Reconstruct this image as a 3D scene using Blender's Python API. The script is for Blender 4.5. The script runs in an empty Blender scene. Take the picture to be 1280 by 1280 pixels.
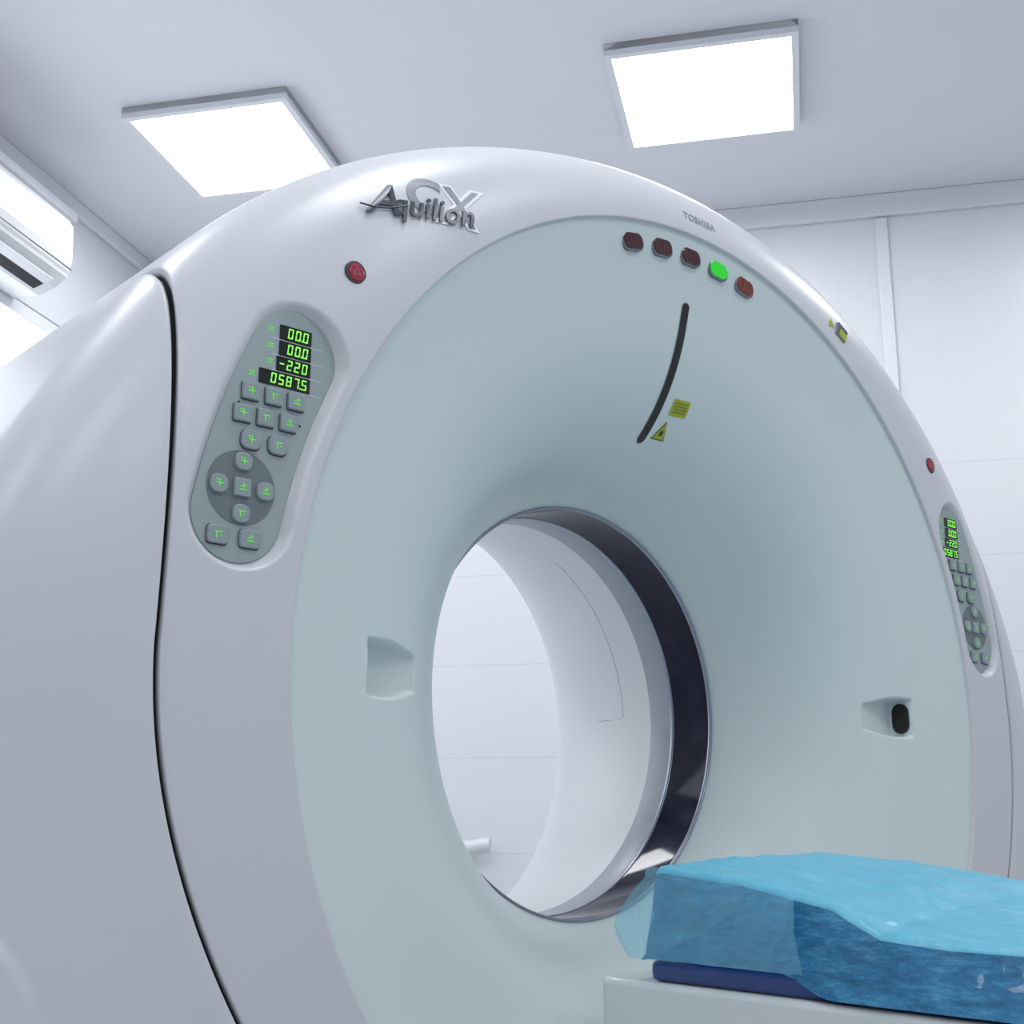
import bpy, bmesh, math, numpy as np
from mathutils import Vector, Matrix, noise
scene=bpy.context.scene
scene.view_settings.view_transform='Standard'
COL=scene.collection
# ------------------------------------------------------------ materials
def mat(name,color,rough=.4,metal=0,coat=0,spec=.5,emit=None,es=0,trans=0,bump=None,var=None):
    m=bpy.data.materials.new(name); m.use_nodes=True; nt=m.node_tree; b=nt.nodes['Principled BSDF']
    b.inputs['Base Color'].default_value=(*color,1); b.inputs['Roughness'].default_value=rough
    b.inputs['Metallic'].default_value=metal; b.inputs['Coat Weight'].default_value=coat
    b.inputs['Specular IOR Level'].default_value=spec
    b.inputs['Transmission Weight'].default_value=trans
    if emit: 
        b.inputs['Emission Color'].default_value=(*emit,1); b.inputs['Emission Strength'].default_value=es
        if es<1.2: m.cycles.emission_sampling='NONE'
    tc=nt.nodes.new('ShaderNodeTexCoord')
    if var:
        sc,amt=var
        n=nt.nodes.new('ShaderNodeTexNoise'); n.inputs['Scale'].default_value=sc; n.inputs['Detail'].default_value=4
        nt.links.new(tc.outputs['Object'],n.inputs['Vector'])
        mx=nt.nodes.new('ShaderNodeMix'); mx.data_type='RGBA'
        mx.inputs['A'].default_value=(*[c*(1-amt) for c in color],1); mx.inputs['B'].default_value=(*[min(1,c*(1+amt)) for c in color],1)
        nt.links.new(n.outputs['Fac'],mx.inputs['Factor']); nt.links.new(mx.outputs['Result'],b.inputs['Base Color'])
    return m
def seam_mat(name,color,rough,coat,dark=(.045,.048,.056)):
    m=mat(name,color,rough,coat=coat); nt=m.node_tree; b=nt.nodes['Principled BSDF']
    a=nt.nodes.new('ShaderNodeAttribute'); a.attribute_name='seam'
    r=nt.nodes.new('ShaderNodeMapRange'); r.inputs['From Min'].default_value=.25; r.inputs['From Max'].default_value=.80
    nt.links.new(a.outputs['Fac'],r.inputs['Value'])
    mx=nt.nodes.new('ShaderNodeMix'); mx.data_type='RGBA'; mx.inputs['A'].default_value=(*color,1); mx.inputs['B'].default_value=(*dark,1)
    nt.links.new(r.outputs[0],mx.inputs['Factor']); nt.links.new(mx.outputs['Result'],b.inputs['Base Color'])
    r2=nt.nodes.new('ShaderNodeMapRange'); r2.inputs['From Min'].default_value=.1; r2.inputs['From Max'].default_value=.5
    r2.inputs['To Min'].default_value=.5; r2.inputs['To Max'].default_value=0
    nt.links.new(a.outputs['Fac'],r2.inputs['Value']); nt.links.new(r2.outputs[0],b.inputs['Specular IOR Level'])
    return m
M_BODY=seam_mat('gantry_shell_paint',(.64,.66,.70),.34,.0)
M_BELL=mat('gantry_bell_mint',(.68,.77,.765),.36)
M_REAR=mat('rear_bell_white',(.84,.85,.87),.38)
M_CHROME=mat('chrome_trim',(.30,.33,.40),.28,.6)
M_GLASSB=mat('dark_scan_window',(.008,.011,.040),.07,spec=.22)
def _ring_reflections():  # mottled purple reflections painted into the scan window's base colour
    nt=M_GLASSB.node_tree; b=nt.nodes['Principled BSDF']; tc=nt.nodes.new('ShaderNodeTexCoord')
    n=nt.nodes.new('ShaderNodeTexNoise'); n.inputs['Scale'].default_value=9; n.inputs['Detail'].default_value=6; n.inputs['Roughness'].default_value=.6
    nt.links.new(tc.outputs['Object'],n.inputs['Vector'])
    cr=nt.nodes.new('ShaderNodeValToRGB'); e=cr.color_ramp.elements; e[0].position=.50; e[0].color=(.005,.007,.026,1); e[1].position=.72; e[1].color=(.022,.020,.045,1)
    nt.links.new(n.outputs['Fac'],cr.inputs[0]); nt.links.new(cr.outputs[0],b.inputs['Base Color'])
_ring_reflections()
M_GREYR=mat('ring_grey',(.40,.43,.48),.35)
M_DARK=mat('black_slot',(.006,.006,.008),.35)
M_PANEL=mat('keypad_panel',(.35,.42,.43),.45)
M_DPAD=mat('keypad_dpad_disc',(.17,.205,.225),.5)
M_BTN=mat('keypad_button',(.30,.36,.38),.4)
M_DISP=mat('led_display_black',(.004,.006,.005),.25)
M_GREEN=mat('led_green',(.1,.8,.1),.5,emit=(.35,1,.10),es=.9)
M_GREENI=mat('icon_green',(.10,.6,.05),.5,emit=(.2,1,.05),es=.45)
M_REDG=mat('red_lens_off',(.07,.008,.010),.12,coat=.5)
M_REDG2=mat('orange_lens_off',(.16,.025,.008),.12,coat=.5,emit=(1,.15,.02),es=.03)
M_GRNL=mat('green_lens_on',(.01,.4,.02),.2,coat=.4,emit=(.03,.9,.03),es=.40)
M_RED=mat('stop_button_red',(.36,.008,.025),.3,coat=.2)
M_DGREY=mat('dark_grey_plastic',(.05,.05,.06),.4)
M_LENSF=mat('lens_frame_metal',(.24,.26,.29),.25,.8)
M_LOGO=mat('logo_silver',(.07,.075,.095),.3,.4)
M_LOGOW=mat('logo_white',(.92,.93,.96),.3)
M_LOGOG=mat('logo_grey',(.30,.32,.37),.35,.0)
M_YEL=mat('warning_yellow',(.42,.47,.02),.5)
M_WHITEP=mat('white_plastic',(.70,.715,.74),.35,coat=.2)
M_TABLE=mat('table_white',(.66,.71,.72),.3,coat=.3)
M_NAVY=mat('pad_navy',(.012,.04,.19),.22,coat=.4)
# ------------------------------------------------------------ helpers
def link(o,parent=None):
    COL.objects.link(o)
    if parent: o.parent=parent
    return o
def empty(name,loc=(0,0,0),rz=0):
    o=bpy.data.objects.new(name,None); o.location=loc; o.rotation_euler=(0,0,rz); COL.objects.link(o); return o
def mesh(name,verts,faces,mats,parent=None,smooth=False,mi=None):
    me=bpy.data.meshes.new(name); me.from_pydata([tuple(v) for v in verts],[],[tuple(f) for f in faces]); 
    for m in (mats if isinstance(mats,list) else [mats]): me.materials.append(m)
    if smooth: me.polygons.foreach_set('use_smooth',[True]*len(me.polygons))
    if mi is not None: me.polygons.foreach_set('material_index',mi)
    me.update(); return link(bpy.data.objects.new(name,me),parent)
def grid(name,V,mats,parent=None,closed=True,attr=None,flip=False,mi=None):
    n,m=V.shape[:2]
    idx=np.arange(n*m).reshape(n,m)
    if closed: nx=np.roll(idx,-1,axis=1)
    else: nx=idx[:,1:]; 
    a=idx[:-1] if closed else idx[:-1,:-1]; b=nx[:-1]; c=nx[1:]; d=idx[1:] if closed else idx[1:,:-1]
    F=np.stack([a,b,c,d],-1).reshape(-1,4)
    if flip: F=F[:,::-1]
    me=bpy.data.meshes.new(name); me.vertices.add(n*m); me.vertices.foreach_set('co',V.reshape(-1).astype(np.float32))
    k=len(F); me.loops.add(4*k); me.loops.foreach_set('vertex_index',F.reshape(-1).astype(np.int32))
    me.polygons.add(k); me.polygons.foreach_set('loop_start',np.arange(0,4*k,4,dtype=np.int32)); 
    me.polygons.foreach_set('use_smooth',np.ones(k,dtype=bool))
    for mm in (mats if isinstance(mats,list) else [mats]): me.materials.append(mm)
    if mi is not None: me.polygons.foreach_set('material_index',np.asarray(mi,dtype=np.int32))
    me.update(calc_edges=True); me.validate()
    if attr is not None:
        at=me.attributes.new('seam','FLOAT','POINT'); at.data.foreach_set('value',attr.reshape(-1).astype(np.float32))
    return link(bpy.data.objects.new(name,me),parent)
def box(name,c,s,m,parent=None,bev=0,rz=0):
    bm=bmesh.new(); bmesh.ops.create_cube(bm,size=1); bmesh.ops.scale(bm,vec=s,verts=bm.verts)
    if bev: bmesh.ops.bevel(bm,geom=bm.edges[:],offset=bev,segments=3,profile=.6,affect='EDGES')
    me=bpy.data.meshes.new(name); bm.to_mesh(me); bm.free(); me.materials.append(m)
    if bev: me.polygons.foreach_set('use_smooth',[True]*len(me.polygons)); 
    o=link(bpy.data.objects.new(name,me),parent); o.location=c; o.rotation_euler=(0,0,rz)
    if bev:
        w=o.modifiers.new('wn','WEIGHTED_NORMAL')
    return o
def prism(name,pts,y0,y1,m,parent=None,bev=0.0):
    """extrude XZ outline from y1 (back) to y0 (front)"""
    bm=bmesh.new(); vs=[bm.verts.new((x,y0,z)) for x,z in pts]; f=bm.faces.new(vs)
    r=bmesh.ops.extrude_face_region(bm,geom=[f]); nv=[v for v in r['geom'] if isinstance(v,bmesh.types.BMVert)]
    for v in nv: v.co.y=y1
    bmesh.ops.recalc_face_normals(bm,faces=bm.faces[:])
    if bev:
        ed=[e for e in bm.edges if abs(e.verts[0].co.y-y0)<1e-7 and abs(e.verts[1].co.y-y0)<1e-7]
        bmesh.ops.bevel(bm,geom=ed,offset=bev,segments=2,profile=.5,affect='EDGES')
    me=bpy.data.meshes.new(name); bm.to_mesh(me); bm.free(); me.materials.append(m)
    return link(bpy.data.objects.new(name,me),parent)
def rrect(cx,cz,w,h,r,ang=0,n=6):
    pts=[]
    for sx,sz,a0 in((1,1,0),(-1,1,90),(-1,-1,180),(1,-1,270)):
        for i in range(n+1):
            a=math.radians(a0+90*i/n); pts.append((sx*(w/2-r)+r*math.cos(a),sz*(h/2-r)+r*math.sin(a)))
    ca,sa=math.cos(ang),math.sin(ang)
    return [(cx+x*ca-z*sa,cz+x*sa+z*ca) for x,z in pts]
# ------------------------------------------------------------ gantry
Z0=1.0
ct=empty('ct_scanner',(0,0,Z0))
R1=.793; DEP=.95; H=.158; PE=2.5
def sst(x): x=np.clip(x,0,1); return x*x*(3-2*x)
def rout(th):
    c=np.abs(np.cos(th)); s=np.sin(th)
    low=np.clip(-s,0,1); low=low*low*(3-2*low)
    n=2+5*low; b=np.where(s>0,.925,.925+.06*np.clip(-s*2,0,1))
    a=1.12+.055*sst((.40-s)/.4)
    return ((c/a)**n+(np.abs(s)/b)**n)**(-1/n)
def ysurf(x,z):
    th=math.atan2(z,x); rho=math.hypot(x,z); ro=float(rout(np.array(th))); s=min(max((rho-R1)/(ro-R1),0),1)
    return H*(1-(1-s**PE)**(1/PE))-.003
PC,PA0,PA1,PW=.883,154.5,169.3,.061
KF=.017
def keymask(X,Z,w):
    X=-np.abs(X); th=np.degrees(np.arctan2(Z,X)); rho=np.hypot(X,Z)
    e0=(PC*math.cos(math.radians(PA0)),PC*math.sin(math.radians(PA0))); e1=(PC*math.cos(math.radians(PA1)),PC*math.sin(math.radians(PA1)))
    return np.where((th>=PA0)&(th<=PA1),np.abs(rho-PC),np.minimum(np.hypot(X-e0[0],Z-e0[1]),np.hypot(X-e1[0],Z-e1[1])))
NT=2048
th=np.linspace(0,2*np.pi,NT,endpoint=False); RO=rout(th)
C,S=np.cos(th),np.sin(th)
def xgf(z): return np.where(z<0,.963-.728*z**2,.963-.030*z)
rg=np.full(NT,.95)
for it in range(80):
    z=rg*S; new=xgf(z)/np.maximum(np.abs(C),.05); rg=.5*rg+.5*np.clip(new,.5,1.3)
sg=(rg-R1)/(RO-R1)
angc=np.degrees(np.arctan2(S,np.abs(C)))
k_up=sst((angc-26)/14)
sg=np.clip(sg,.12,.93); sg=sg*(1-k_up)+.6*k_up
rows=[]
def row(r,y): rows.append(np.stack([r*C,np.full(NT,y) if np.isscalar(y) else y,r*S],-1))
row(np.full(NT,R1),.008); row(np.full(NT,R1+.0003),-.001); row(np.full(NT,R1+.0012),-.0028)
def srow(s):
    s=np.clip(s,0,1); row(R1+.0012+(RO-R1-.0012)*s,H*(1-np.clip(1-s**PE,0,1)**(1/PE))-.003)
hw=.011/(RO-R1)
for i in range(1,61): srow((sg-hw)*(i/60))
for i in range(1,23): srow(sg-hw+2*hw*i/22)
for i in range(1,71):
    t=1-(1-i/70)**1.9; srow(sg+hw+(1-sg-hw)*t)
YS=.185
yr=sorted(set([round(float(v),4) for v in np.linspace(H-.003,DEP-.08,50)[1:] if abs(v-YS)>.012]+[round(float(v),4) for v in np.linspace(YS-.011,YS+.011,17)]))
for y in yr: row(RO,y)
for i in range(1,11):
    a=i/10*math.pi/2; row(RO-.08*(1-math.cos(a)),DEP-.08+.08*math.sin(a))
row(np.full(NT,.60),DEP)
V=np.array(rows)
du=np.roll(V,-1,1)-np.roll(V,1,1); dv=np.gradient(V,axis=0); N=np.cross(du,dv); N/=np.linalg.norm(N,axis=-1,keepdims=True)+1e-12
ctr=np.stack([V[...,0]*.0,np.full(V.shape[:2],.4),V[...,2]*0],-1)
sgn=np.sign((N*(V-ctr)).sum(-1,keepdims=True)); sgn[sgn==0]=1; N*=sgn
X,Y,Z=V[...,0],V[...,1],V[...,2]
Xg=xgf(Z); sl=np.where(Z<0,1.456*Z,0)
dG=np.abs(np.abs(X)-Xg)/np.sqrt(1+sl**2)
on=(Y<YS)
g=np.where(on,1-sst((dG-.0012)/.0032),0); soft=np.where(on,np.exp(-(dG/.008)**2)*.35,0)
side=np.where(on&(np.abs(X)>Xg),sst((np.abs(X)-Xg)/.003)*.003,0)
dA=np.abs(Y-YS); outer=sst((np.abs(X)-.945)/.02)
gA=(1-sst((dA-.0020)/.005))*outer
ft=np.hypot(np.abs(X)-1.27,Z+.46); inft=sst((.232-ft)/.006)*(Y<.6)
inft=np.maximum(inft,sst((-.46-Z)/.01)*sst((np.abs(X)-1.04)/.006)*(Y<.6))
km=keymask(X,Z,PW); front=(Y<.12)
kd=1-sst((km-PW+.001)/.012); kd=np.where(front,kd,0)
V=V-N*((g*.012+soft*.006+gA*.006-side-inft*.012)[...,None])
V[...,1]=V[...,1]*(1-kd)+KF*kd
grid('shell_cover',V,M_BODY,ct,attr=np.maximum(g,gA*.60))
# bell
prof=[(.004,.7945),(.0045,.79),(.010,.769),(.022,.73),(.036,.679),(.053,.615),(.077,.558),(.111,.504),(.155,.457),(.21,.416),(.26,.387),(.300,.3685),(.312,.364)]
def spline(P,n):
    P=np.array(P); d=np.r_[0,np.cumsum(np.hypot(*np.diff(P,axis=0).T))]; t=np.linspace(0,d[-1],n)
    m=np.gradient(P,d,axis=0); out=[]
    for tt in t:
        i=min(np.searchsorted(d,tt,side='right')-1,len(d)-2); h=d[i+1]-d[i]; u=(tt-d[i])/h
        out.append((2*u**3-3*u**2+1)*P[i]+(u**3-2*u**2+u)*h*m[i]+(-2*u**3+3*u**2)*P[i+1]+(u**3-u**2)*h*m[i+1])
    return np.array(out)
pb=spline(prof,180)
for _ in range(40): pb[1:-1]=.5*pb[1:-1]+.25*(pb[2:]+pb[:-2])
def belly(r): return float(np.interp(-r,-pb[:,1],pb[:,0]))
NB=1280; tb=np.linspace(0,2*np.pi,NB,endpoint=False)
V=np.stack([np.outer(pb[:,1],np.cos(tb)),np.repeat(pb[:,0][:,None],NB,1),np.outer(pb[:,1],np.sin(tb))],-1)
X,Y,Z=V[...,0],V[...,1],V[...,2]
u=np.clip((np.abs(X)-.540)/.11,0,1)
hh=.038*(.72+.28*sst(u*1.6))
mk=sst((hh-np.abs(Z))/.006)*sst((.650-np.abs(X))/.005)*sst((np.abs(X)-.540)/.006)
V[...,1]=Y*(1-mk)+np.maximum(Y,.090)*mk
grid('bore_bell',V,M_BELL,ct)
def revolve(name,P,m,n=256):
    P=np.array(P); t=np.linspace(0,2*np.pi,n,endpoint=False)
    V=np.stack([np.outer(P[:,1],np.cos(t)),np.repeat(P[:,0][:,None],n,1),np.outer(P[:,1],np.sin(t))],-1)
    return grid(name,V,m,ct)
revolve('bore_rim',[(.311,.3645),(.309,.362),(.310,.3595),(.314,.3588),(.317,.3595)],M_CHROME)
revolve('scan_window_ring',[(.316,.3600),(.321,.3605),(.402,.3605),(.407,.3600)],M_GLASSB)
revolve('bore_trim_ring',[(.406,.3605),(.407,.3592),(.410,.3588),(.413,.3588),(.415,.3595)],M_CHROME)
revolve('bore_inner_ring',[(.414,.3598),(.417,.3592),(.466,.3592),(.470,.3605)],M_GREYR)
rp=[(.469,.3605),(.54,.364),(.62,.375),(.70,.394),(.78,.426),(.85,.468),(.91,.525),(.95,.60)]
revolve('rear_bell',spline(rp,60),M_REAR)
def tube(name,pts,r,m,parent,cyc=False):
    cu=bpy.data.curves.new(name,'CURVE'); cu.dimensions='3D'; sp=cu.splines.new('POLY'); sp.points.add(len(pts)-1)
    for i,p in enumerate(pts): sp.points[i].co=(*p,1)
    sp.use_cyclic_u=cyc; cu.bevel_depth=r; cu.bevel_resolution=2; cu.materials.append(m)
    return link(bpy.data.objects.new(name,cu),parent)
def rbell(y,a):
    r=np.interp(y,[p[0] for p in rp],[p[1] for p in rp])-.0002; return (r*math.cos(a),y,r*math.sin(a))
pts=[rbell(.55,math.radians(a)) for a in np.linspace(62,3,30)]+[rbell(y,math.radians(2)) for y in np.linspace(.56,.68,8)]
M_LINE=mat('seam_grey',(.40,.42,.45),.6)
tube('rear_bell_seam',pts,.0008,M_LINE,ct)
def surf_strip(name,zs,w,off,m):
    vs=[];fs=[]
    L=len(zs)
    for i,z in enumerate(zs):
        e=min(i,L-1-i)*abs(zs[1]-zs[0]); hw=w if e>=w else w*math.sqrt(max(0,1-((w-e)/w)**2))+1e-4
        for j in range(5):
            x=hw*(j/2-1); y=belly(math.hypot(x,z)); vs.append((x,y-off,z))
    for i in range(L-1):
        for j in range(4): a=i*5+j; fs.append((a,a+1,a+6,a+5))
    return mesh(name,vs,fs,m,ct,True)
surf_strip('laser_slot',np.linspace(.684,.456,90),.0086,.0012,M_DARK)
surf_strip('laser_slot_lip',np.linspace(.6855,.4545,90),.0098,.0006,M_PANEL)
def bell_patch(name,pts,off,m):
    bm=bmesh.new(); f=bm.faces.new([bm.verts.new((x,0,z)) for x,z in pts]); 
    bmesh.ops.triangulate(bm,faces=bm.faces[:]); bmesh.ops.subdivide_edges(bm,edges=bm.edges[:],cuts=6,use_grid_fill=True)
    for v in bm.verts: v.co.y=belly(math.hypot(v.co.x,v.co.z))-off
    me=bpy.data.meshes.new(name); bm.to_mesh(me); bm.free(); me.materials.append(m); return link(bpy.data.objects.new(name,me),ct)
bell_patch('laser_label',rrect(.050,.517,.040,.026,.002,.02),.0012,M_YEL)
M_LTXT=mat('label_ink',(.14,.15,.03),.6)
for k,dz in enumerate((.0070,.0023,-.0023,-.0070)):
    bell_patch(f'laser_label_text_{k}',rrect(.050,.517+dz,.031,.0014,.0005,.02,2),.002,M_LTXT)
bell_patch('laser_triangle_border',[(.019,.466),(.051,.466),(.035,.495)],.0010,M_LTXT)
bell_patch('laser_triangle',[(.0215,.4675),(.0485,.4675),(.035,.4925)],.0018,M_YEL)
bell_patch('laser_triangle_mark',rrect(.035,.476,.008,.008,.003),.0026,M_DGREY)
for i in range(5):
    a=math.radians(90.8+5.6*(2-i)); r=.7605; cx,cz=r*math.cos(a),r*math.sin(a); y=belly(r)
    prism(f'indicator_frame_{i}',rrect(cx,cz,.0510,.0340,.014,a-math.pi/2),y-.002,y+.010,M_LENSF,ct,.001)
    prism(f'indicator_lens_{i}',rrect(cx,cz,.0450,.0285,.0120,a-math.pi/2),y-.004,y+.004,[M_REDG,M_REDG,M_REDG,M_GRNL,M_REDG2][i],ct,.0015)
    for q in range(3):
        tube(f'indicator_rib_{i}_{q}',[(cx+(q-1)*.008*math.cos(a-math.pi/2)+t*.009*math.cos(a),y-.0042,cz+(q-1)*.008*math.sin(a-math.pi/2)+t*.009*math.sin(a)) for t in(-1,1)],.0005,M_DGREY if i!=3 else M_GRNL,ct)
ow=prism('alignment_laser_window',rrect(0,0,.036,.058,.0175),0,.004,M_DARK,ct,0)
ow.rotation_euler=(0,0,math.radians(-90)); ow.location=(.6435,.068,0)
def disc(name,x,z,r,y0,y1,m,n=32,bev=.001):
    return prism(name,[(x+r*math.cos(2*math.pi*i/n),z+r*math.sin(2*math.pi*i/n)) for i in range(n)],y0,y1,m,ct,bev)
for s,k in((-1,'a'),(1,'b')):
    x,z=s*.716,.516; y=ysurf(x,z)
    disc('stop_ring_'+k,x,z,.0165,y-.002,y+.01,M_DGREY)
    disc('stop_button_'+k,x,z,.0125,y-.004,y,M_RED,bev=.002)
    for a0 in (90,210,330):
        a=math.radians(a0+180); b=math.radians(a0+300)
        tube(f'stop_mark_{k}_{a0}',[(x-.006*math.cos(a),y-.0042,z-.006*math.sin(a)),(x-.006*math.cos(b),y-.0042,z-.006*math.sin(b))],.0004,M_LOGOG,ct)
x,z=.409,.728; y=ysurf(x,z); prism('side_laser_window',rrect(x+.008,z,.034,.030,.003,-.5),y-.003,y+.01,M_LENSF,ct,.001)
prism('side_laser_glass',rrect(x+.011,z-.005,.022,.016,.001,-.5),y-.004,y,M_YEL,ct)
prism('side_laser_label',[(x-.034,z+.004),(x-.014,z+.004),(x-.024,z+.021)],y-.0015,y,M_YEL,ct)
# keypads
SEG={'0':'abcdef','2':'abged','5':'afgcd','7':'abc','8':'abcdefg','-':'g'}
def seg_text(txt,xr,zc,h,y):
    q=[]; w=h*.55; t=h*.12; adv=w*1.5; x=xr-w/2-.002
    def rect(x0,z0,x1,z1):
        sh=.12
        q.append([(x0+sh*(z0-zc),y,z0),(x1+sh*(z0-zc),y,z0),(x1+sh*(z1-zc),y,z1),(x0+sh*(z1-zc),y,z1)])
    for ch in reversed(txt):
        if ch=='.': rect(x+w/2+t*.9,zc-h/2,x+w/2+t*2.0,zc-h/2+t*1.2); continue
        L,R,B,T=x-w/2,x+w/2,zc-h/2,zc+h/2; g=t*.25
        for s in SEG[ch]:
            if s=='a': rect(L+g,T-t,R-g,T)
            if s=='d': rect(L+g,B,R-g,B+t)
            if s=='g': rect(L+g,zc-t/2,R-g,zc+t/2)
            if s=='f': rect(L,zc+g,L+t,T-g)
            if s=='b': rect(R-t,zc+g,R,T-g)
            if s=='e': rect(L,B+g,L+t,zc-g)
            if s=='c': rect(R-t,B+g,R,zc-g)
        x-=adv
    return q
def quads(name,q,m,parent):
    vs=[];fs=[]
    for k in q: fs.append(tuple(range(len(vs),len(vs)+4))); vs+=k
    return mesh(name,vs,fs,m,parent)
DX=.0095
def keypad(sx,tag):
    F=KF
    pts=[]
    def P(a,r): return (r*math.cos(math.radians(a)),r*math.sin(math.radians(a)))
    for a in np.linspace(PA0,PA1,16): pts.append(P(a,PC+PW))
    e=P(PA1,PC)
    for i in range(1,24): t=math.radians(PA1+i*180/24); pts.append((e[0]+PW*math.cos(t),e[1]+PW*math.sin(t)))
    for a in np.linspace(PA1,PA0,16): pts.append(P(a,PC-PW))
    e=P(PA0,PC)
    for i in range(1,24): t=math.radians(PA0+180+i*180/24); pts.append((e[0]+PW*math.cos(t),e[1]+PW*math.sin(t)))
    if sx>0: pts=[(-x,z) for x,z in pts]
    cshift=lambda x: (x+DX) if sx<0 else -(x+DX)
    prism('keypad_panel_'+tag,pts,F-.003,F+.004,M_PANEL,ct,.001)
    yb=F-.003
    def B(nm,x,z,w,h,r): 
        return prism(f'{nm}_{tag}',rrect(cshift(x),z,w,h,r),yb-.0055,yb,M_BTN,ct,.0014)
    def Bs(nm,x,z,w,h,r):
        return prism(f'{nm}_{tag}',rrect(cshift(x),z,w,h,r),yb-.0006,yb,M_DGREY,ct)
    disc('dpad_disc_'+tag,cshift(-.8736),.196,.0465,yb-.0008,yb,M_DPAD,48,.0003)
    bt=[]
    for i in(-1,0,1): bt.append((-.8358+.0325*i,.3195,.0235,.0215,.002))
    for i in(-1,0,1): bt.append((-.8458+.0325*i,.2895,.0235,.0215,.002))
    for i in(-.5,.5): bt.append((-.846+.038*i,.2575,.0265,.0235,.0085))
    for dx,dz in((0,0),(0,.0325),(0,-.0325),(.0315,0),(-.0315,0)): bt.append((-.8736+dx,.196+dz,.023,.0225,.002 if dx==dz==0 else .009))
    for i in(-.5,.5): bt.append((-.8817+.043*i,.134,.027,.022,.005))
    q=[]
    for j,(x,z,w,h,r) in enumerate(bt):
        B(f'button_{j}',x,z,w,h,r); Bs(f'button_gap_{j}',x+.0004,z-.0004,w+.0022,h+.0022,r+.0006); xx=cshift(x); y=yb-.0060
        t=.0006
        def R(x0,z0,x1,z1): q.append([(xx+x0,y,z+z0),(xx+x1,y,z+z0),(xx+x1,y,z+z1),(xx+x0,y,z+z1)])
        if j%3==0: R(-.005,-t,.005,t); R(-t,-.005,t,.005); R(-.005,.003,-.002,.003+2*t)
        elif j%3==1: R(-.005,.002,.005,.002+2*t); R(-.003,-.005,-.003+2*t,.002); R(.0015,-.002,.004,-.002+2*t)
        else: R(-.005,-.004,.005,-.004+2*t); R(0,-.002,2*t,.005); R(-.004,0,-.001,2*t); R(.002,.002,.004,.002+2*t)
    dr=[('00.0',.4085,.047),('00.0',.3870,.047),('-220',.3658,.050),('0587.5',.3445,.074)]
    dq=[]
    for j,(t,z,w) in enumerate(dr):
        xr=-.783+DX if sx<0 else .783-DX+.050
        prism(f'led_display_{j}_{tag}',rrect(xr-w/2,z,w,.0195,.001),yb-.0012,yb,M_DISP,ct)
        dq+=seg_text(t,xr-.0035,z,.0135,yb-.0018)
        xl=xr-.060-(.024 if j==3 else 0)
        for dx,dz,ww in((0,.0025,.009),(.001,0,.005),(-.003,-.0025,.004),(.003,-.0025,.003)): q.append([(xl+dx-ww/2,yb-.0006,z+dz-.0006),(xl+dx+ww/2,yb-.0006,z+dz-.0006),(xl+dx+ww/2,yb-.0006,z+dz+.0006),(xl+dx-ww/2,yb-.0006,z+dz+.0006)])
        prism(f'led_rule_{j}_{tag}',rrect(xr-.02,z-.0107,.075,.0006,.0002,0,2),yb-.0004,yb,M_LOGOW,ct)
    quads('led_digits_'+tag,dq,M_GREEN,ct); quads('icons_'+tag,q,M_GREENI,ct)
    for dx,z in ((-.8358-.047,.303),(-.846+.051,.290)):
        disc(f'led_dot_{z}_{tag}',cshift(dx),z,.0016,yb-.0005,yb,M_DARK,12,0)
keypad(-1,'left'); keypad(1,'right')
# lettering draped on bezel
def lettering(name,body,x,z,size,rot,m,shear=0,ext=.0015,off=0,space=1,bold=0):
    cu=bpy.data.curves.new(name,'FONT'); cu.body=body; cu.size=size; cu.shear=shear; cu.space_character=space; cu.extrude=ext; cu.offset=bold
    o=bpy.data.objects.new(name,cu); COL.objects.link(o); bpy.context.view_layer.update()
    me=bpy.data.meshes.new_from_object(o.evaluated_get(bpy.context.evaluated_depsgraph_get())); bpy.data.objects.remove(o)
    bm=bmesh.new(); bm.from_mesh(me)
    bmesh.ops.triangulate(bm,faces=bm.faces[:]); 
    ca,sa=math.cos(rot),math.sin(rot)
    for v in bm.verts:
        lx,lz,d=v.co.x,v.co.y,v.co.z; X=x+lx*ca-lz*sa; Zz=z+lx*sa+lz*ca
        v.co=(X,ysurf(X,Zz)-off-d,Zz)
    bm.to_mesh(me); bm.free(); me.name=name; me.materials.clear(); me.materials.append(m)
    return link(bpy.data.objects.new(name,me),ct)
lettering('lettering_c','C',-.628,.644,.080,.08,M_LOGOG,.15,.0006,.001,bold=.0026)
lettering('lettering_x_outline','X',-.576,.638,.088,.08,M_LOGOW,.25,.0006,.0012,bold=.0045)
lettering('lettering_x','X',-.5755,.6385,.088,.08,M_LOGOG,.25,.0006,.0022,bold=.0002)
lettering('lettering_name','quilion',-.656,.626,.0515,.12,M_LOGO,.3,.0012,.004,bold=.0006,space=1.0)
lettering('lettering_initial','A',-.694,.618,.074,.12,M_LOGO,.5,.0012,.004,bold=.0008)
sw=[]
for i in range(16):
    t=i/15; X_=-.702+.070*t; Z_=.632-.008*math.sin(math.pi*(t*.9+.1))+.012*t; sw.append((X_,ysurf(X_,Z_)-.005,Z_))
tube('lettering_swoosh',sw,.0013,M_LOGO,ct)
lettering('lettering_maker','TOSHIBA',-.042,.820,.0185,0,M_LOGOG,0,.0003,.0006,space=1.15,bold=.0004)
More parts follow.
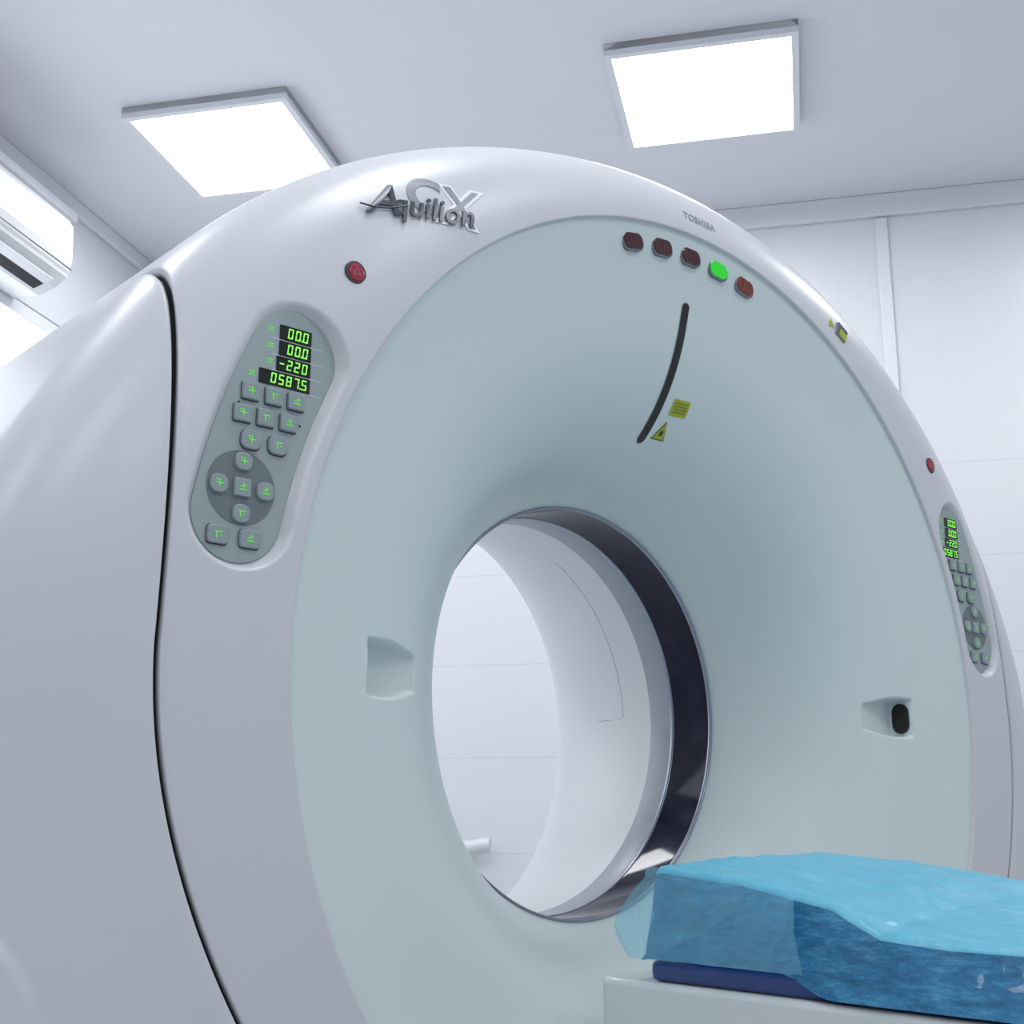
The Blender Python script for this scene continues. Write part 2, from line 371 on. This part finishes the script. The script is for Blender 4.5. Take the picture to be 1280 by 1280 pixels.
# ------------------------------------------------------------ patient table
pt=empty('patient_table',(0,0,0))
TZ=.59
def loft_slab():
    bm=bmesh.new(); pts=[]
    for i in range(33):
        a=math.pi*i/32; c=abs(math.cos(a))**.30*math.copysign(1,math.cos(a)); s=abs(math.sin(a))**.30
        pts.append((.240*c,.0+.045*s))
    pts+=[(-.240,-2.2),(.240,-2.2)]
    vs=[bm.verts.new((x,y,0)) for x,y in pts]; f=bm.faces.new(vs); r=bmesh.ops.extrude_face_region(bm,geom=[f])
    for v in r['geom']:
        if isinstance(v,bmesh.types.BMVert): v.co.z=-.10
    bmesh.ops.recalc_face_normals(bm,faces=bm.faces[:])
    ed=[e for e in bm.edges if abs(e.verts[0].co.z-e.verts[1].co.z)<1e-6]
    bmesh.ops.bevel(bm,geom=ed,offset=.010,segments=4,profile=.5,affect='EDGES')
    me=bpy.data.meshes.new('tabletop'); bm.to_mesh(me); bm.free(); me.materials.append(M_TABLE); me.polygons.foreach_set('use_smooth',[True]*len(me.polygons))
    o=link(bpy.data.objects.new('tabletop',me),pt); o.location=(0,0,TZ); o.modifiers.new('wn','WEIGHTED_NORMAL')
loft_slab()
box('table_carriage',(0,-1.12,TZ-.14),(.42,2.1,.09),M_WHITEP,pt,.02)
box('table_lift_cover',(0,-1.3,.29),(.46,1.3,.38),M_TABLE,pt,.05)
box('table_base',(0,-1.25,.06),(.60,1.75,.12),M_WHITEP,pt,.03)
# ------------------------------------------------------------ wedge cushion under blue disposable sheet
wc=empty('wedge_cushion',(0,0,0))
box('pad_base',(0,-.80,TZ+.014),(.458,1.5,.028),M_NAVY,wc,.012)
def blue_mat(name,c0,c1,c2,rough,stretch,p0,p1,p2,bs,coat):
    m=mat(name,c1,rough,coat=coat); nt=m.node_tree; b=nt.nodes['Principled BSDF']
    tc=nt.nodes.new('ShaderNodeTexCoord'); mp=nt.nodes.new('ShaderNodeMapping'); mp.inputs['Scale'].default_value=stretch; mp.inputs['Rotation'].default_value=(.35,.2,.45)
    n=nt.nodes.new('ShaderNodeTexNoise'); n.inputs['Scale'].default_value=16; n.inputs['Detail'].default_value=15; n.inputs['Roughness'].default_value=.88; n.inputs['Distortion'].default_value=.3
    nt.links.new(tc.outputs['Object'],mp.inputs[0]); nt.links.new(mp.outputs[0],n.inputs['Vector'])
    cr=nt.nodes.new('ShaderNodeValToRGB'); e=cr.color_ramp.elements; e[0].position=p0; e[1].position=p2; e[0].color=(*c0,1); e[1].color=(*c2,1)
    k=e.new(p1); k.color=(*c1,1)
    nt.links.new(n.outputs['Fac'],cr.inputs[0]); nt.links.new(cr.outputs[0],b.inputs['Base Color'])
    n2=nt.nodes.new('ShaderNodeTexNoise'); n2.inputs['Scale'].default_value=60; n2.inputs['Detail'].default_value=8; n2.inputs['Roughness'].default_value=.7
    nt.links.new(mp.outputs[0],n2.inputs['Vector'])
    bp=nt.nodes.new('ShaderNodeBump'); bp.inputs['Strength'].default_value=bs; bp.inputs['Distance'].default_value=.0015
    nt.links.new(n2.outputs['Fac'],bp.inputs['Height']); nt.links.new(bp.outputs[0],b.inputs['Normal'])
    return m
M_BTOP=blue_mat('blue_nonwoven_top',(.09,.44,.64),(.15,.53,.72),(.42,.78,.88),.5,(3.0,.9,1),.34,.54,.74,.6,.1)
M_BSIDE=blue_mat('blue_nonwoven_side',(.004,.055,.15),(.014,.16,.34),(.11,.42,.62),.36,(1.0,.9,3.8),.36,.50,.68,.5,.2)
YK=[-1.55,-1.2,-.62,-.5,-.41,-.34,-.2,-.06,.0]
HL=[.06,.07,.072,.072,.078,.110,.135,.148,.142]
HR=[.06,.07,.09,.105,.120,.136,.152,.162,.155]
def facet(p,sc):
    d,_=noise.voronoi(p*sc); return min(1.0,(d[1]-d[0])*1.6)
ny,nu=320,220
V=np.zeros((ny,nu,3))
ys=np.linspace(-.050,-1.5,ny)
for i,y in enumerate(ys):
    hl=np.interp(y,YK,HL); hr=np.interp(y,YK,HR)
    lo=.028-.024*float(sst((-.26-y)/.10)); ox=.018*float(sst((-.26-y)/.10))
    for j in range(nu):
        u=j/(nu-1)
        if u<.3: t=u/.3; x=-.222+.020*t-ox*(1-t); z=lo+(hl-lo)*t
        elif u<.7: t=(u-.3)/.4; x=-.202+.404*t; z=hl+(hr-hl)*t+.006*math.sin(math.pi*t)
        else: t=(u-.7)/.3; x=.202+.020*t+ox*t; z=hr+(lo-hr)*t
        p=Vector((x,y*.8,z*1.3)); nz=noise.noise(p*5)*.005-facet(p,9)*.0065-facet(p+Vector((3,1,2)),20)*.0026+.005
        if .3<=u<.7: z+=nz*.9
        else: x+=(-1 if u<.3 else 1)*nz*(.5+.5*t if u<.3 else 1); z+=noise.noise(p*7)*.003*math.sin(math.pi*min(1,t))
        V[i,j]=(x,y,TZ+max(z,.003))
E=[]
for k in range(16,0,-1):
    t=k/16; r=V[0].copy(); 
    r[:,1]=ys[0]+.020*t+.004*np.sin(np.arange(nu)*.19)*t
    base=TZ+.026; r[:,2]=base+(V[0][:,2]-base)*(1-t**1.5)
    E.append(r)
V=np.concatenate([np.array(E),V],0)
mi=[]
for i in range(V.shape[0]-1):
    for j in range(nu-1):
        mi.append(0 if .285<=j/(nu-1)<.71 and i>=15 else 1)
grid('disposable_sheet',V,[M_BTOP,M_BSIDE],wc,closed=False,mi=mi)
def film(name,tint,base,lo):
    mf=bpy.data.materials.new(name); mf.use_nodes=True; nt=mf.node_tree; nt.nodes.clear()
    o_=nt.nodes.new('ShaderNodeOutputMaterial'); t_=nt.nodes.new('ShaderNodeBsdfTransparent'); t_.inputs[0].default_value=(*tint,1)
    g_=nt.nodes.new('ShaderNodeBsdfPrincipled'); g_.inputs['Base Color'].default_value=(*base,1); g_.inputs['Roughness'].default_value=.12
    mx=nt.nodes.new('ShaderNodeMixShader'); lw=nt.nodes.new('ShaderNodeLayerWeight'); lw.inputs[0].default_value=.25
    ma=nt.nodes.new('ShaderNodeMath'); ma.operation='MULTIPLY_ADD'; ma.inputs[1].default_value=.6; ma.inputs[2].default_value=lo
    nt.links.new(lw.outputs['Facing'],ma.inputs[0]); nt.links.new(ma.outputs[0],mx.inputs[0]); nt.links.new(t_.outputs[0],mx.inputs[1]); nt.links.new(g_.outputs[0],mx.inputs[2]); nt.links.new(mx.outputs[0],o_.inputs[0])
    return mf
mf=film('clear_plastic_film',(.72,.94,1),(.30,.66,.84),.24)
n1,n2=160,50; V=np.zeros((n1,n2,3))
for i in range(n1):
    s=i/(n1-1)
    for j in range(n2):
        t=j/(n2-1); ye=-.045+.062*math.sin(math.pi*min(1,t*1.02+.10))
        yend=-.315+.02*t
        y=ye+(yend-ye)*s; hl=np.interp(y,YK,HL); z=.030+(hl-.026)*t
        p=Vector((y,z,.3)); c=noise.noise(p*7)*.005+(1-facet(p,11))*.006
        x=-.238+.020*t*t-c
        if y>-.03: x+=.25*(y+.03)
        V[i,j]=(x,y,TZ+z-.2*max(0,y+.04)*t)
grid('plastic_film',V,mf,wc,closed=False)
# ------------------------------------------------------------ room
CX,CY,CZ=-1.6095,-1.3158,.8053
BE=math.radians(54.4); Ad=(math.sin(BE),math.cos(BE)); Bd=(math.cos(BE),-math.sin(BE)); RZ=-BE
def W(b,a,z): return (CX+a*Ad[0]+b*Bd[0],CY+a*Ad[1]+b*Bd[1],z)
A0,A1,B0,B1,HC=-2.6,4.69,-2.66,3.1,3.145
def wall_mat(name,tile_h=None):
    m=mat(name,(.74,.76,.79),.28); nt=m.node_tree; b=nt.nodes['Principled BSDF']
    tc=nt.nodes.new('ShaderNodeTexCoord'); sp=nt.nodes.new('ShaderNodeSeparateXYZ'); nt.links.new(tc.outputs['Object'],sp.inputs[0])
    def lines(sock,period,off,w):
        a=nt.nodes.new('ShaderNodeMath'); a.operation='ADD'; a.inputs[1].default_value=-off+100*period
        nt.links.new(sock,a.inputs[0]); d=nt.nodes.new('ShaderNodeMath'); d.operation='MODULO'; d.inputs[1].default_value=period; nt.links.new(a.outputs[0],d.inputs[0])
        l=nt.nodes.new('ShaderNodeMath'); l.operation='LESS_THAN'; l.inputs[1].default_value=w; nt.links.new(d.outputs[0],l.inputs[0]); return l.outputs[0]
    h=lines(sp.outputs['Z'],tile_h,CZ+.225-HC/2,.005)
    below=nt.nodes.new('ShaderNodeMath'); below.operation='LESS_THAN'; below.inputs[1].default_value=2.07-HC/2; nt.links.new(sp.outputs['Z'],below.inputs[0])
    mu=nt.nodes.new('ShaderNodeMath'); mu.operation='MULTIPLY'; nt.links.new(h,mu.inputs[0]); nt.links.new(below.outputs[0],mu.inputs[1])
    v=lines(sp.outputs['X'],.12,0,.002); ab=nt.nodes.new('ShaderNodeMath'); ab.operation='GREATER_THAN'; ab.inputs[1].default_value=2.07-HC/2; nt.links.new(sp.outputs['Z'],ab.inputs[0])
    mu2=nt.nodes.new('ShaderNodeMath'); mu2.operation='MULTIPLY'; nt.links.new(v,mu2.inputs[0]); nt.links.new(ab.outputs[0],mu2.inputs[1])
    m3=nt.nodes.new('ShaderNodeMath'); m3.operation='MULTIPLY'; m3.inputs[1].default_value=.5; nt.links.new(mu2.outputs[0],m3.inputs[0])
    mxm=nt.nodes.new('ShaderNodeMath'); mxm.operation='MAXIMUM'; nt.links.new(mu.outputs[0],mxm.inputs[0]); nt.links.new(m3.outputs[0],mxm.inputs[1])
    mx=nt.nodes.new('ShaderNodeMix'); mx.data_type='RGBA'; mx.inputs['A'].default_value=(.75,.77,.80,1); mx.inputs['B'].default_value=(.68,.70,.74,1)
    nt.links.new(mxm.outputs[0],mx.inputs['Factor']); nt.links.new(mx.outputs['Result'],b.inputs['Base Color'])
    return m
M_WALL=wall_mat('wall_tiles_and_panels',.345)
M_CEIL=mat('ceiling_paint',(.78,.79,.83),.6,var=(1.5,.02))
M_FLOOR=mat('floor_vinyl',(.64,.66,.69),.35,var=(6,.06))
M_TRIM=mat('trim_white',(.78,.80,.84),.35)
T=.1
am,bm_=(A0+A1)/2,(B0+B1)/2; LA,LB=A1-A0,B1-B0
def rb(name,b,a,z,sb,sa,sz,m,parent=None,bev=0):
    return box(name,W(b,a,z),(sb,sa,sz),m,None,bev,RZ)
rb('wall_back',bm_,A1+T/2,HC/2,LB+2*T,T,HC,M_WALL)
rb('wall_front',bm_,A0-T/2,HC/2,LB+2*T,T,HC,M_WALL)
rb('wall_right',B1+T/2,am,HC/2,T,LA,HC,M_WALL)
WA0,WA1,WZ0,WZ1=2.3,4.12,1.15,2.62
M_PAINT=mat('wall_paint',(.72,.74,.79),.45)
def joinboxes(name,specs,m):
    vs=[];fs=[]
    for (b0,b1,a0,a1,z0,z1) in specs:
        k=len(vs)
        for z in(z0,z1):
            for b,a in((b0,a0),(b1,a0),(b1,a1),(b0,a1)): vs.append(W(b,a,z))
        fs+=[(k,k+3,k+2,k+1),(k+4,k+5,k+6,k+7),(k,k+1,k+5,k+4),(k+1,k+2,k+6,k+5),(k+2,k+3,k+7,k+6),(k+3,k,k+4,k+7)]
    return mesh(name,vs,fs,m)
joinboxes('wall_left',[(B0-T,B0,A0,WA0,0,HC),(B0-T,B0,WA1,A1,0,HC),(B0-T,B0,WA0,WA1,0,WZ0),(B0-T,B0,WA0,WA1,WZ1,HC)],M_PAINT)
rb('floor',bm_,am,-.05,LB+2*T,LA+2*T,.1,M_FLOOR)
rb('ceiling',bm_,am,HC+.05,LB+2*T,LA+2*T,.1,M_CEIL)
M_SKY=mat('daylight_glass',(.9,.95,1),.3,emit=(.92,.96,1),es=1.5)
wn=empty('window_1',W(B0,(WA0+WA1)/2,0),RZ)
L=WA1-WA0
box('glass',(-.07,0,(WZ0+WZ1)/2),(.01,L,WZ1-WZ0),M_SKY,wn)
for nm,c,s in(('frame_top',(-.04,0,WZ1-.025),(.07,L,.05)),('frame_bottom',(-.04,0,WZ0+.025),(.07,L,.05)),('frame_a',(-.04,-L/2+.025,(WZ0+WZ1)/2),(.07,.05,WZ1-WZ0)),('frame_b',(-.04,L/2-.025,(WZ0+WZ1)/2),(.07,.05,WZ1-WZ0)),('mullion',(-.04,0,(WZ0+WZ1)/2),(.06,.05,WZ1-WZ0))):
    box(nm,c,s,M_TRIM,wn,.004)
rb('trim_1',bm_,A1-.012,HC-.045,LB,.024,.09,M_TRIM,None,.006)
rb('trim_2',B0+.012,am,HC-.03,.024,LA-.06,.06,M_TRIM,None,.006)
for i,b in enumerate((.39-2.4,.39-1.2,.39,.39+1.2,.39+2.4)):
    rb(f'trim_{3+i}',b,A1-.006,1.53,.045,.012,3.04,M_TRIM,None,.003)
rb('baseboard_back',bm_,A1-.02,.05,LB,.016,.1,M_TRIM)
rb('baseboard_left',B0+.01,am,.05,.016,LA-.1,.1,M_TRIM)
M_LED=mat('led_diffuser',(.9,.9,.9),.5,emit=(.965,.98,1),es=14.5)
HL_=HC-.042
for a in(3.77,1.55,-.7):
    for b in(-1.84,-.20,1.44):
        cl=empty('ceiling_light',W(b,a,0),RZ)
        s=.59; w=.022
        box('housing_back',(0,0,HC-.012),(s,s,.022),M_TRIM,cl)
        for nm,c,sz in(('frame_n',(0,s/2-w/2,HC-.022),(s,w,.042)),('frame_s',(0,-s/2+w/2,HC-.022),(s,w,.042)),('frame_e',(s/2-w/2,0,HC-.022),(w,s-2*w,.042)),('frame_w',(-s/2+w/2,0,HC-.022),(w,s-2*w,.042))):
            box(nm,c,sz,M_TRIM,cl)
        vs=[(-s/2+w,-s/2+w,HL_+.004),(s/2-w,-s/2+w,HL_+.004),(s/2-w,s/2-w,HL_+.004),(-s/2+w,s/2-w,HL_+.004)]
        mesh('diffuser',vs,[(0,3,2,1)],M_LED,cl)
# air conditioner
ac=empty('air_conditioner',W(B0,3.32,2.61),RZ)
P=[(0,0),(0,.29),(.16,.29),(.195,.28),(.215,.25),(.222,.12),(.205,.06),(.165,.025),(.10,.0)]
vs=[];fs=[]; n=len(P)
segs=[(-.42,.94),(-.41,1),(.41,1),(.42,.94)]
for y,s in segs:
    for x,z in P: vs.append((.0+x*s,y,.145+(z-.145)*s))
for i in range(3):
    for j in range(n): a=i*n+j; b=i*n+(j+1)%n; fs.append((a,b,b+n,a+n))
fs.append(tuple(range(n))); fs.append(tuple(range(4*n-1,3*n-1,-1)))
o=mesh('body',vs,fs,M_WHITEP,ac); bmx=bmesh.new(); bmx.from_mesh(o.data); bmesh.ops.recalc_face_normals(bmx,faces=bmx.faces[:]); bmx.to_mesh(o.data); bmx.free()
v_=box('air_outlet',(.150,0,.0165),(.07,.70,.006),M_DARK,ac); v_.rotation_euler=(0,-.39,0)
v_=box('louvre',(.170,0,.022),(.05,.70,.005),M_WHITEP,ac,.001); v_.rotation_euler=(0,-.25,0)
box('panel_gap',(.2215,0,.085),(.003,.82,.003),M_DGREY,ac)
rb('trim_9',B0+.03,3.2,HC-.10,.05,1.6,.035,M_TRIM,None,.006)
hr=empty('wall_handrail',W(-1.43,A1,.71),RZ)
for s in(-.22,.22):
    tube('bracket_'+('a' if s<0 else 'b'),[(s,0,0),(s,-.07,0)],.016,M_WHITEP,hr)
rail=tube('rail',[(-.30,-.07,0),(.24,-.07,0),(.28,-.07,.01),(.305,-.07,.01)],.026,M_WHITEP,hr); rail.data.use_fill_caps=True
# ------------------------------------------------------------ world & camera
w=bpy.data.worlds.new('w'); scene.world=w; w.use_nodes=True; w.node_tree.nodes['Background'].inputs[0].default_value=(.8,.88,1,1); w.node_tree.nodes['Background'].inputs[1].default_value=0
psi,tht=.7273,.2376
fh=Vector((math.sin(psi),math.cos(psi),0)); r=Vector((math.cos(psi),-math.sin(psi),0)); up=Vector((0,0,1))
f=fh*math.cos(tht)+up*math.sin(tht); u=-fh*math.sin(tht)+up*math.cos(tht)
cam=bpy.data.cameras.new('camera'); cam.sensor_width=36; cam.lens=1593/1280*36; cam.clip_start=.02
co=bpy.data.objects.new('camera',cam); COL.objects.link(co)
mw=Matrix((( r.x,u.x,-f.x,CX),(r.y,u.y,-f.y,CY),(r.z,u.z,-f.z,CZ),(0,0,0,1))); co.matrix_world=mw
scene.camera=co
